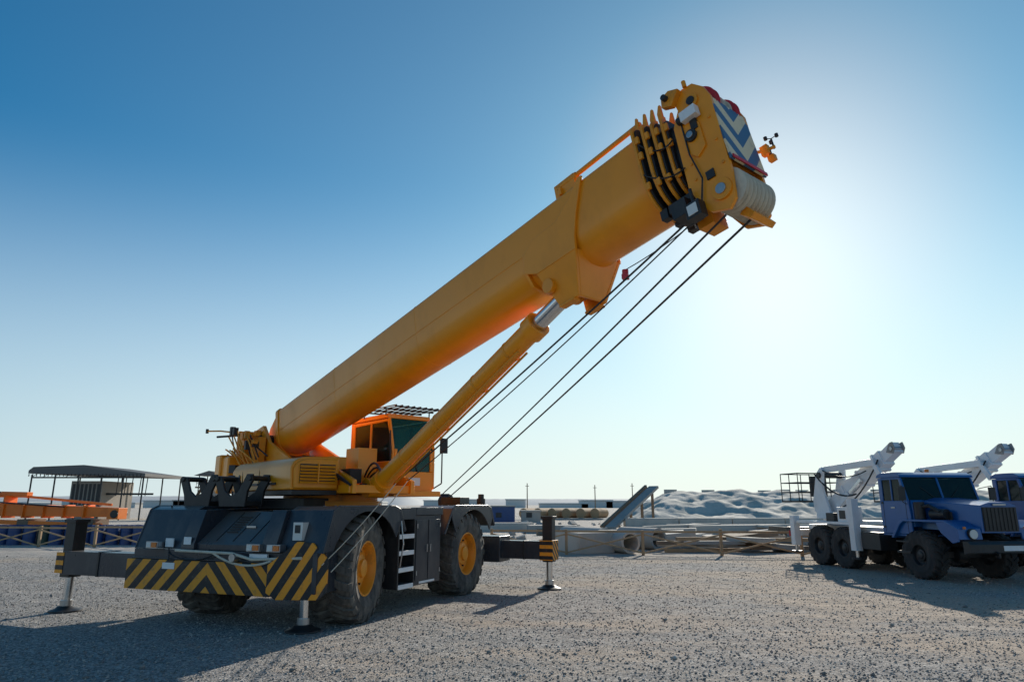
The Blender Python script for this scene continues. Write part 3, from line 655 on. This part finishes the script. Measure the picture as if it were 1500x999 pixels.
# ================================================================= SETTING
def groundmat():
    m,nt,b=newmat('gravel_ground'); L=nt.links
    tc=N(nt,'ShaderNodeTexCoord')
    v=N(nt,'ShaderNodeTexVoronoi'); v.inputs['Scale'].default_value=36; v.inputs['Randomness'].default_value=1
    L.new(tc.outputs['Object'],v.inputs['Vector'])
    v2=N(nt,'ShaderNodeTexVoronoi'); v2.inputs['Scale'].default_value=80
    L.new(tc.outputs['Object'],v2.inputs['Vector'])
    sp=N(nt,'ShaderNodeSeparateColor'); L.new(v.outputs['Color'],sp.inputs[0])
    cr=N(nt,'ShaderNodeValToRGB'); e=cr.color_ramp.elements
    e[0].position=0; e[0].color=(.16,.153,.145,1); e[1].position=1; e[1].color=(.56,.53,.49,1)
    a=e.new(.35); a.color=(.27,.257,.24,1); a=e.new(.75); a.color=(.37,.35,.325,1)
    L.new(sp.outputs[0],cr.inputs[0])
    n=N(nt,'ShaderNodeTexNoise'); n.inputs['Scale'].default_value=.28; n.inputs['Detail'].default_value=9; n.inputs['Roughness'].default_value=.7
    mpp=N(nt,'ShaderNodeMapping'); mpp.inputs['Scale'].default_value=(.6,1.3,1); mpp.inputs['Rotation'].default_value=(0,0,R(15)); mpp.inputs['Location'].default_value=(3.1,1.7,0)
    L.new(tc.outputs['Object'],mpp.inputs[0]); L.new(mpp.outputs[0],n.inputs['Vector'])
    sx=N(nt,'ShaderNodeSeparateXYZ'); L.new(tc.outputs['Object'],sx.inputs[0])
    bx=N(nt,'ShaderNodeMapRange'); bx.inputs[1].default_value=-6; bx.inputs[2].default_value=8; bx.inputs[3].default_value=-.10; bx.inputs[4].default_value=.07; L.new(sx.outputs[0],bx.inputs[0])
    sm=N(nt,'ShaderNodeMath',operation='ADD'); L.new(n.outputs[0],sm.inputs[0]); L.new(bx.outputs[0],sm.inputs[1])
    mr=N(nt,'ShaderNodeMapRange'); mr.inputs[1].default_value=.44; mr.inputs[2].default_value=.60; mr.inputs[4].default_value=.72
    L.new(sm.outputs[0],mr.inputs[0])
    mx=N(nt,'ShaderNodeMix',data_type='RGBA'); mx.inputs[7].default_value=(.47,.37,.275,1)
    L.new(mr.outputs[0],mx.inputs[0]); L.new(cr.outputs[0],mx.inputs[6])
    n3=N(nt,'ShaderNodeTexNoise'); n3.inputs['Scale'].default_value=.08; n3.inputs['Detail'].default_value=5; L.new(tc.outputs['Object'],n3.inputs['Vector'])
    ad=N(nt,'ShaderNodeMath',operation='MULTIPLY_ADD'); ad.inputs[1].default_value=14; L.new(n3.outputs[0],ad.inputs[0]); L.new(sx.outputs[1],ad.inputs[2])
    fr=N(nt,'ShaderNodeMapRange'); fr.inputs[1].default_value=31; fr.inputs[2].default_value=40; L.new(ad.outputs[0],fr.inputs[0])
    m3=N(nt,'ShaderNodeMix',data_type='RGBA'); m3.inputs[7].default_value=(.56,.50,.43,1); L.new(fr.outputs[0],m3.inputs[0]); L.new(mx.outputs[2],m3.inputs[6])  # far ground blends to paler sand, distance haze put into the colour
    L.new(m3.outputs[2],b.inputs['Base Color']); b.inputs['Roughness'].default_value=.95; b.inputs['Specular IOR Level'].default_value=.25
    md=N(nt,'ShaderNodeMath',operation='ADD'); L.new(v.outputs['Distance'],md.inputs[0])
    mm=N(nt,'ShaderNodeMath',operation='MULTIPLY'); mm.inputs[1].default_value=.5; L.new(v2.outputs['Distance'],mm.inputs[0]); L.new(mm.outputs[0],md.inputs[1])
    bp=N(nt,'ShaderNodeBump',invert=True); bp.inputs['Strength'].default_value=.75; bp.inputs['Distance'].default_value=.028
    L.new(md.outputs[0],bp.inputs['Height'])
    bp2=N(nt,'ShaderNodeBump'); bp2.inputs['Strength'].default_value=.7; bp2.inputs['Distance'].default_value=.25
    n4=N(nt,'ShaderNodeTexNoise'); n4.inputs['Scale'].default_value=1.0; n4.inputs['Detail'].default_value=6; L.new(tc.outputs['Object'],n4.inputs['Vector'])
    L.new(n4.outputs[0],bp2.inputs['Height']); L.new(bp.outputs[0],bp2.inputs['Normal']); L.new(bp2.outputs[0],b.inputs['Normal'])
    return m
gm=groundmat()
mb=MB(); mb.add([(-3000,-200,0),(3000,-200,0),(3000,4000,0),(-3000,4000,0)],[(0,1,2,3)],gm); g=mb.obj('ground')
def stones():
    n=52000
    Y=6.5+ (np.random.rand(n)**1.5)*20; X=(np.random.rand(n)-.5)*2*(Y*.85)
    s=.008+.013*np.random.rand(n)**2.5
    big=np.random.rand(n)<.006; s=np.where(big,s*2.2,s)
    base=np.array([(1,0,0),(0,1,0),(-1,0,0),(0,-1,0),(0,0,1),(0,0,-1)],float)
    fac=np.array([(0,1,4),(1,2,4),(2,3,4),(3,0,4),(1,0,5),(2,1,5),(3,2,5),(0,3,5)])
    v=base[None]*s[:,None,None]*(.6+.8*np.random.rand(n,6,1))
    ang=np.random.rand(n)*6.28; c,sn=np.cos(ang),np.sin(ang)
    vx=v[:,:,0]*c[:,None]-v[:,:,1]*sn[:,None]+v[:,:,2]*.4; vy=v[:,:,0]*sn[:,None]+v[:,:,1]*c[:,None]
    vz=v[:,:,2]*.75+v[:,:,0]*.25
    V=np.stack([vx+X[:,None],vy+Y[:,None],vz+ (s*.35)[:,None]],2).reshape(-1,3)
    F=(fac[None]+ (np.arange(n)*6)[:,None,None]).reshape(-1,3)
    me=bpy.data.meshes.new('gravel'); me.vertices.add(len(V)); me.vertices.foreach_set('co',V.ravel())
    me.loops.add(F.size); me.loops.foreach_set('vertex_index',F.ravel().astype(np.int32))
    me.polygons.add(len(F)); me.polygons.foreach_set('loop_start',np.arange(0,F.size,3,dtype=np.int32)); 
    me.polygons.foreach_set('material_index',np.repeat(np.random.randint(0,4,n),8).astype(np.int32))
    me.update(calc_edges=True); me.validate()
    for c_ in((.19,.18,.168),(.28,.262,.24),(.37,.345,.315),(.48,.45,.41)):
        m,nt,b=newmat('stone'); b.inputs['Base Color'].default_value=(*c_,1); b.inputs['Roughness'].default_value=.9; b.inputs['Specular IOR Level'].default_value=.3
        me.materials.append(m)
    ob=bpy.data.objects.new('gravel',me); sc.collection.objects.link(ob)
stones()

def fence(name,p0,p1,n,h=.85):
    e=empty(name,(0,0,0)); mb=MB(); p0=Vector(p0);p1=Vector(p1)
    for i in range(n+1):
        p=p0.lerp(p1,i/n); mb.box(p.x-.05,p.x+.05,p.y-.05,p.y+.05,0,h+.05+rnd.random()*.1,wood)
        if i<n:
            q=p0.lerp(p1,(i+1)/n); o=Vector((0,-.07,rnd.uniform(-.03,.03)))
            mb.beam(p+o+Vector((0,0,h)),q+o+Vector((0,0,h)),.03,.08,wood)
            o=Vector((0,-.11,0)); mb.beam(p+o+Vector((0,0,.08)),q+o+Vector((0,0,h-.08)),.03,.06,wood)
            o=Vector((0,-.15,0)); mb.beam(p+o+Vector((0,0,h-.08)),q+o+Vector((0,0,.08)),.03,.06,wood)
    mb.obj('rails',e)
fence('wooden_fence',(-.8,27.8,0),(19.5,25.6,0),7)
fence('wooden_fence',(-32,33.0,0),(-13.5,31.6,0),7)

e=empty('concrete_pipe_stack'); mb=MB()
def pipe(c,r,L_,ang,mat):
    M=mb.M.copy(); mb.M=Matrix.Translation(c)@Matrix.Rotation(ang,4,'Z')
    mb.lathe((0,0,r),[(r,-L_/2),(r,L_/2),(r*.78,L_/2),(r*.78,-L_/2)],mat,n=28,close=True); mb.M=M
def slab(c,lx,ly,lz,ang,mat,tilt=0):
    M=mb.M.copy(); mb.M=Matrix.Translation(c)@Matrix.Rotation(ang,4,'Z')@Matrix.Rotation(tilt,4,'Y')
    mb.box(-lx/2,lx/2,-ly/2,ly/2,0,lz,mat); mb.M=M
pipe((4.2,28.9,0),.42,2.4,R(22),conc); pipe((5.6,31.0,0),.45,2.4,R(30),conc2); pipe((3.2,31.5,0),.45,2.6,R(35),conc)
slab((2.9,29.2,0),1.6,2.3,.78,R(24),conc)
mb.obj('pipes',e,.01)
e=empty('concrete_slab_pile'); mb=MB()
for i in range(60):
    x=5.8+rnd.random()*15; y=28.2+rnd.random()*15
    slab((x,y,rnd.choice([0,0,.25,.4])),1.2+rnd.random()*4.5,.25+rnd.random()*1.1,.12+rnd.random()*.3,R(rnd.choice([-40,-20,-5,8,22])+rnd.random()*12),rnd.choice([conc,conc,conc2,wood2]),R(rnd.uniform(-5,5)))
for i in range(14):
    x=7.0+rnd.random()*5; slab((x,28.5+rnd.random()*2,.1*(i%5)),3.2,.2,.14,R(-14+rnd.random()*28),rnd.choice([wood2,wood,conc2]))
mb.obj('slabs',e,.01)
e=empty('rubble'); mb=MB()
for i in range(260):
    x=-4+rnd.random()*34; y=30+rnd.random()**.7*38; s_=.08+.35*rnd.random()**3
    mb.M=Matrix.Translation((x,y,s_*.2))@Matrix.Rotation(rnd.random()*6,4,Vector((rnd.random(),rnd.random(),rnd.random()+.1)).normalized())
    mb.box(-s_,s_,-s_*.7,s_*.6,-s_*.4,s_*.5,rnd.choice([conc,conc2,conc2,wood2]))
mb.M=Matrix.Identity(4); mb.obj('chunks',e)
e=empty('concrete_beam_row'); mb=MB()
for i in range(5): slab((11+i*4.3,56+i*.3,0),4.2,1.0,.8,R(2),conc)
slab((17,50,0),12,.5,.5,R(-3),conc); slab((14,46,0),9,.6,.4,R(5),conc2)
slab((2.6,48,0),3,2,.5,R(5),conc2); slab((-1.0,50,0),5,1.2,.6,R(3),conc)
mb.obj('beams',e,.02)
e=empty('inclined_ramp'); mb=MB()
mb.beam((7.6,55,.05),(12.2,60,3.3),.9,.20,conc2); mb.beam((7.0,55.4,.1),(11.6,60.4,3.35),.2,.3,wood2)
for t_ in(.45,.7,.95): mb.cyl((7.6+4.6*t_,55+5*t_,0),(7.6+4.6*t_,55+5*t_,3.2*t_),.12,wood2,n=8)
mb.obj('ramp_deck',e)
def mound(name,x0,x1,y0,y1,h,mat,seed,nx=90,ny=16,fs_=1.9,r=1.):
    from mathutils import noise
    vs=[];fs=[]
    for i in range(nx+1):
        for j in range(ny+1):
            x=x0+(x1-x0)*i/nx; y=y0+(y1-y0)*j/ny
            ex=min(1,(x-x0)/(h*2.2),(x1-x)/(h*2.2)); ey=min(1,(y-y0)/(h*fs_),(y1-y)/(h*1.3))
            z=h*max(0,min(ex,ey)); z+= r*(noise.noise(Vector((x*.35+seed,y*.35,0)))*.45+noise.noise(Vector((x*1.1,y*1.1,seed)))*.22)*min(1,z)
            vs.append((x,y,z-.05))
    for i in range(nx):
        for j in range(ny): a=i*(ny+1)+j; fs.append((a,a+1,a+ny+2,a+ny+1))
    mb=MB(); mb.add(vs,fs,mat); return mb.obj(name,sharp=70)
mound('embankment',10.5,75,62,84,3.2,earth,2.,nx=220,ny=60,fs_=4.2)
e=empty('parapet_wall'); mb=MB()
for i in range(26):
    if rnd.random()<.8: mb.box(17+i*2.1,18.4+i*2.1,78,78.2,3.0,3.35+.2*rnd.random(),conc)
mb.obj('blocks',e)
e=empty('storage_tanks'); mb=MB()
for i in range(6):
    x=2.6+i*1.75; mb.cyl((x-1.2,86+rnd.random(),.75),(x+.3,89,.75),.62,tanky,n=20)
mb.box(1.4,12.5,84.5,89.5,0,.2,conc2)
mb.obj('tanks',e)
e=empty('site_cabins'); mb=MB()
for (x,w_,h,c_) in((-6,3,1.5,conc2),(-2.2,2.5,1.6,drumblue),(-12,5,1.3,conc),(1,2,1.1,conc2),(-18,4,1.3,wallm)):
    mb.box(x,x+w_,74,78,0,h,c_); mb.box(x-.1,x+w_+.1,73.9,78.1,h,h+.12,conc2); mb.box(x+.5,x+1.1,73.96,74,.5,1.0,dark2)
mb.obj('cabins',e)
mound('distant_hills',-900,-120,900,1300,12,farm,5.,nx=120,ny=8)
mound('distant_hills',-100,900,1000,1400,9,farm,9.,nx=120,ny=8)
e=empty('distant_buildings'); mb=MB()
for i in range(30):
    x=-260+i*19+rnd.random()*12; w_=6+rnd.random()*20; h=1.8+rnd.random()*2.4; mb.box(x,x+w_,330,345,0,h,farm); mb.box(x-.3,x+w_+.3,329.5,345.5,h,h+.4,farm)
mb.obj('blocks',e)
for (x,y,h) in((2.5,115,5.2),(14,118,5),(21,122,5.4),(-24,120,5.5)):
    e=empty('utility_pole'); mb=MB(); mb.cyl((x,y,0),(x,y,h),.10,wood2,r2=.07,n=8); mb.box(x-.3,x+.3,y-.04,y+.04,h-.5,h-.42,wood2); mb.obj('pole',e)
e=empty('open_shed',(-51.3,88,0)); e.scale=(1.0,1,1.18); mb=MB()
mb.prism([(-6.5,4.9),(-6.0,5.25),(0,5.45),(7.5,4.6),(7.5,4.3),(-6.5,4.6)],'y',-5,5,roofm)
for i in range(30): mb.box(-6.4+i*.46,-6.32+i*.46,-5.06,-5.0,4.3,4.55,dark2)
for x in(-6.2,-3.4,-.6,2.2,4.8,7.2):
    for y in(-4.7,4.7): mb.cyl((x,y,0),(x,y,4.5),.09,dark2,n=8)
mb.box(-2.4,1.4,-3,4,0,3.9,wallm)
for i in range(7): mb.box(-2.2+i*.5,-1.9+i*.5,-3.04,-3.0,1.5,3.6,dark2)
mb.beam((-6.2,-4.8,4.2),(7.2,-4.8,4.2),.08,.15,dark2)
for i in range(10): mb.beam((-6.2+i*1.34,-4.8,4.2),(-5.5+i*1.34,-4.8,4.6),.05,.05,dark2)
for x in(2.6,3.6,4.4,5.4,6.2): mb.beam((x,-2,2.4),(x+.1,-2,4.4),.08,.08,dark2)
mb.beam((1.4,-2,2.6),(7.2,-2,2.6),.1,.2,dark2)
mb.obj('shed_body',e)
e=empty('watch_platform',(-38.6,90,0)); e.scale=(1,1,1.2); mb=MB()
for x in(-1.3,1.3):
    for y in(-1.2,1.2): mb.cyl((x,y,0),(x,y,4.6),.07,dark2,n=8)
mb.box(-1.6,1.6,-1.5,1.5,3.2,3.35,wood2); mb.prism([(-1.9,4.5),(0,5.0),(1.9,4.5)],'y',-1.6,1.6,roofm)
for z in(3.7,4.0): mb.tube([(-1.5,-1.4,z),(1.5,-1.4,z)],.03,dark2,n=6)
mb.beam((-3.4,0,.1),(-1.4,0,3.2),.7,.1,wood2); mb.box(-.9,.9,-.8,.9,.0,3.2,conc2)
for x in(-1.5,-.7,0,.7,1.5): mb.cyl((x,-1.4,3.3),(x,-1.4,4.0),.025,dark2,n=6)
mb.obj('platform_frame',e)
e=empty('orange_boom_section',(-24.5,36,0),R(-6)); mb=MB()
mb.beam((-9,0,1.75),(4.6,0,1.48),.8,.85,orange,.5,.45); mb.beam((-9,.2,2.5),(-.5,.2,2.35),.5,.38,orange,.4,.28); mb.beam((-1,.15,2.3),(4.2,.1,1.85),.1,.12,orange)
for i in range(11): mb.box(-8+i*1.1,-7.93+i*1.1,-.42,.42,1.2,2.32 if i<7 else 1.85,orange)
for i in range(6): mb.beam((-8+i*1.1,-.28,2.1),(-7.2+i*1.1,-.28,2.5),.05,.06,dark2)
mb.box(4.3,4.9,-.35,.35,1.15,1.7,orange); mb.cyl((4.7,-.4,1.4),(4.7,.4,1.4),.2,dark2)
for x in(-6,0,3.5): mb.box(x-.3,x+.3,-.6,.6,0,1.15,wood2)
mb.beam((-6,-.5,1.15),(4.2,-.5,.85),.15,.22,orange)
mb.tube([(-7,-.5,2.1),(-2,-.5,2.0),(2,-.4,1.75)],.04,dark2)
mb.obj('boom_body',e,.02)
e=empty('oil_drums'); mb=MB()
for i in range(30):
    x=-29+i*.66; y=33.9+ .1*math.sin(i*2.1)
    if x>-11.5: continue
    m_=rnd.choice([drumblue,drumblue,drumgreen]) if x>-24 else rnd.choice([drumblue,drumgreen,dark2])
    for dy in(0,.68):
        mb.lathe((x,y+dy,0),[(.001,.88),(.27,.88),(.29,.90),(.29,.60),(.30,.59),(.29,.58),(.29,.31),(.30,.30),(.29,.29),(.29,0)],m_,axis='z',n=20)
mb.obj('drums',e)
e=empty('timber_stack'); mb=MB()
for i in range(14): mb.box(-22+rnd.random()*8,-13+rnd.random()*3,40+i*.3,40.25+i*.3,.15*(i%4),.15*(i%4)+.14,wood)
mb.obj('timbers',e)

# ================================================================= LIGHT, SKY, CAMERA
az,el=R(21.8),R(23)
s=Vector((math.sin(az)*math.cos(el),math.cos(az)*math.cos(el),math.sin(el)))
ld=bpy.data.lights.new('sun','SUN'); ld.energy=5.0; ld.angle=R(.53); ld.color=(1,.92,.80)
lo=bpy.data.objects.new('sun',ld); sc.collection.objects.link(lo); lo.rotation_euler=s.to_track_quat('Z','Y').to_euler(); lo.location=s*50
w=bpy.data.worlds.new('World'); sc.world=w; w.use_nodes=True; nt=w.node_tree; L=nt.links
sk=nt.nodes.new('ShaderNodeTexSky'); sk.sky_type='NISHITA'; sk.sun_disc=False; sk.sun_elevation=el; sk.sun_rotation=az
sk.air_density=1.0; sk.dust_density=.28; sk.ozone_density=1.5; sk.altitude=0
tc=nt.nodes.new('ShaderNodeTexCoord')
def VM(op,a,b=None):
    n=nt.nodes.new('ShaderNodeVectorMath'); n.operation=op
    for i,x in enumerate((a,b)):
        if x is None: continue
        if isinstance(x,tuple): n.inputs[i].default_value=x
        else: L.new(x,n.inputs[i])
    return n
def MR(v,a,b,c,d,t='SMOOTHSTEP'):
    n=nt.nodes.new('ShaderNodeMapRange'); n.interpolation_type=t
    for i,x in zip((1,2,3,4),(a,b,c,d)): n.inputs[i].default_value=x
    L.new(v,n.inputs[0]); return n.outputs[0]
def MX(f,a,b,bt='MIX'):
    n=nt.nodes.new('ShaderNodeMix'); n.data_type='RGBA'; n.blend_type=bt
    for i,x in zip((0,6,7),(f,a,b)):
        if isinstance(x,(float,int)): n.inputs[i].default_value=x
        elif isinstance(x,tuple): n.inputs[i].default_value=x
        else: L.new(x,n.inputs[i])
    return n.outputs[2]
nd=VM('NORMALIZE',tc.outputs['Generated']).outputs[0]
dt=VM('DOT_PRODUCT',nd,tuple(s)).outputs['Value']
sz=nt.nodes.new('ShaderNodeSeparateXYZ'); L.new(nd,sz.inputs[0])
tint=MX(MR(dt,.45,.97,0,1,'LINEAR'),(.12,.78,1.08,1),(.62,1.0,1.05,1))
tint2=MX(MR(dt,.95,1.0,0,1,'SMOOTHSTEP'),tint,(.92,1.05,1.02,1))
c1=MX(1.0,sk.outputs[0],tint2,'MULTIPLY')
hf=MR(sz.outputs[2],-.06,.46,.97,0)
hz_c=MX(MR(dt,.4,1.,0,1,'LINEAR'),(6.2,7.3,7.8,1),(9.0,9.4,9.1,1))
c2=MX(hf,c1,hz_c)
L.new(c2,nt.nodes['Background'].inputs[0]); nt.nodes['Background'].inputs[1].default_value=.10
cam=bpy.data.cameras.new('camera'); co=bpy.data.objects.new('camera',cam); sc.collection.objects.link(co)
co.location=(0,0,1.9); co.rotation_euler=(R(90+13.4),0,0); cam.lens=24; cam.sensor_width=36; cam.clip_end=8000; cam.clip_start=.1
sc.camera=co
sc.view_settings.view_transform='Standard'; sc.view_settings.look='None'; sc.view_settings.exposure=0
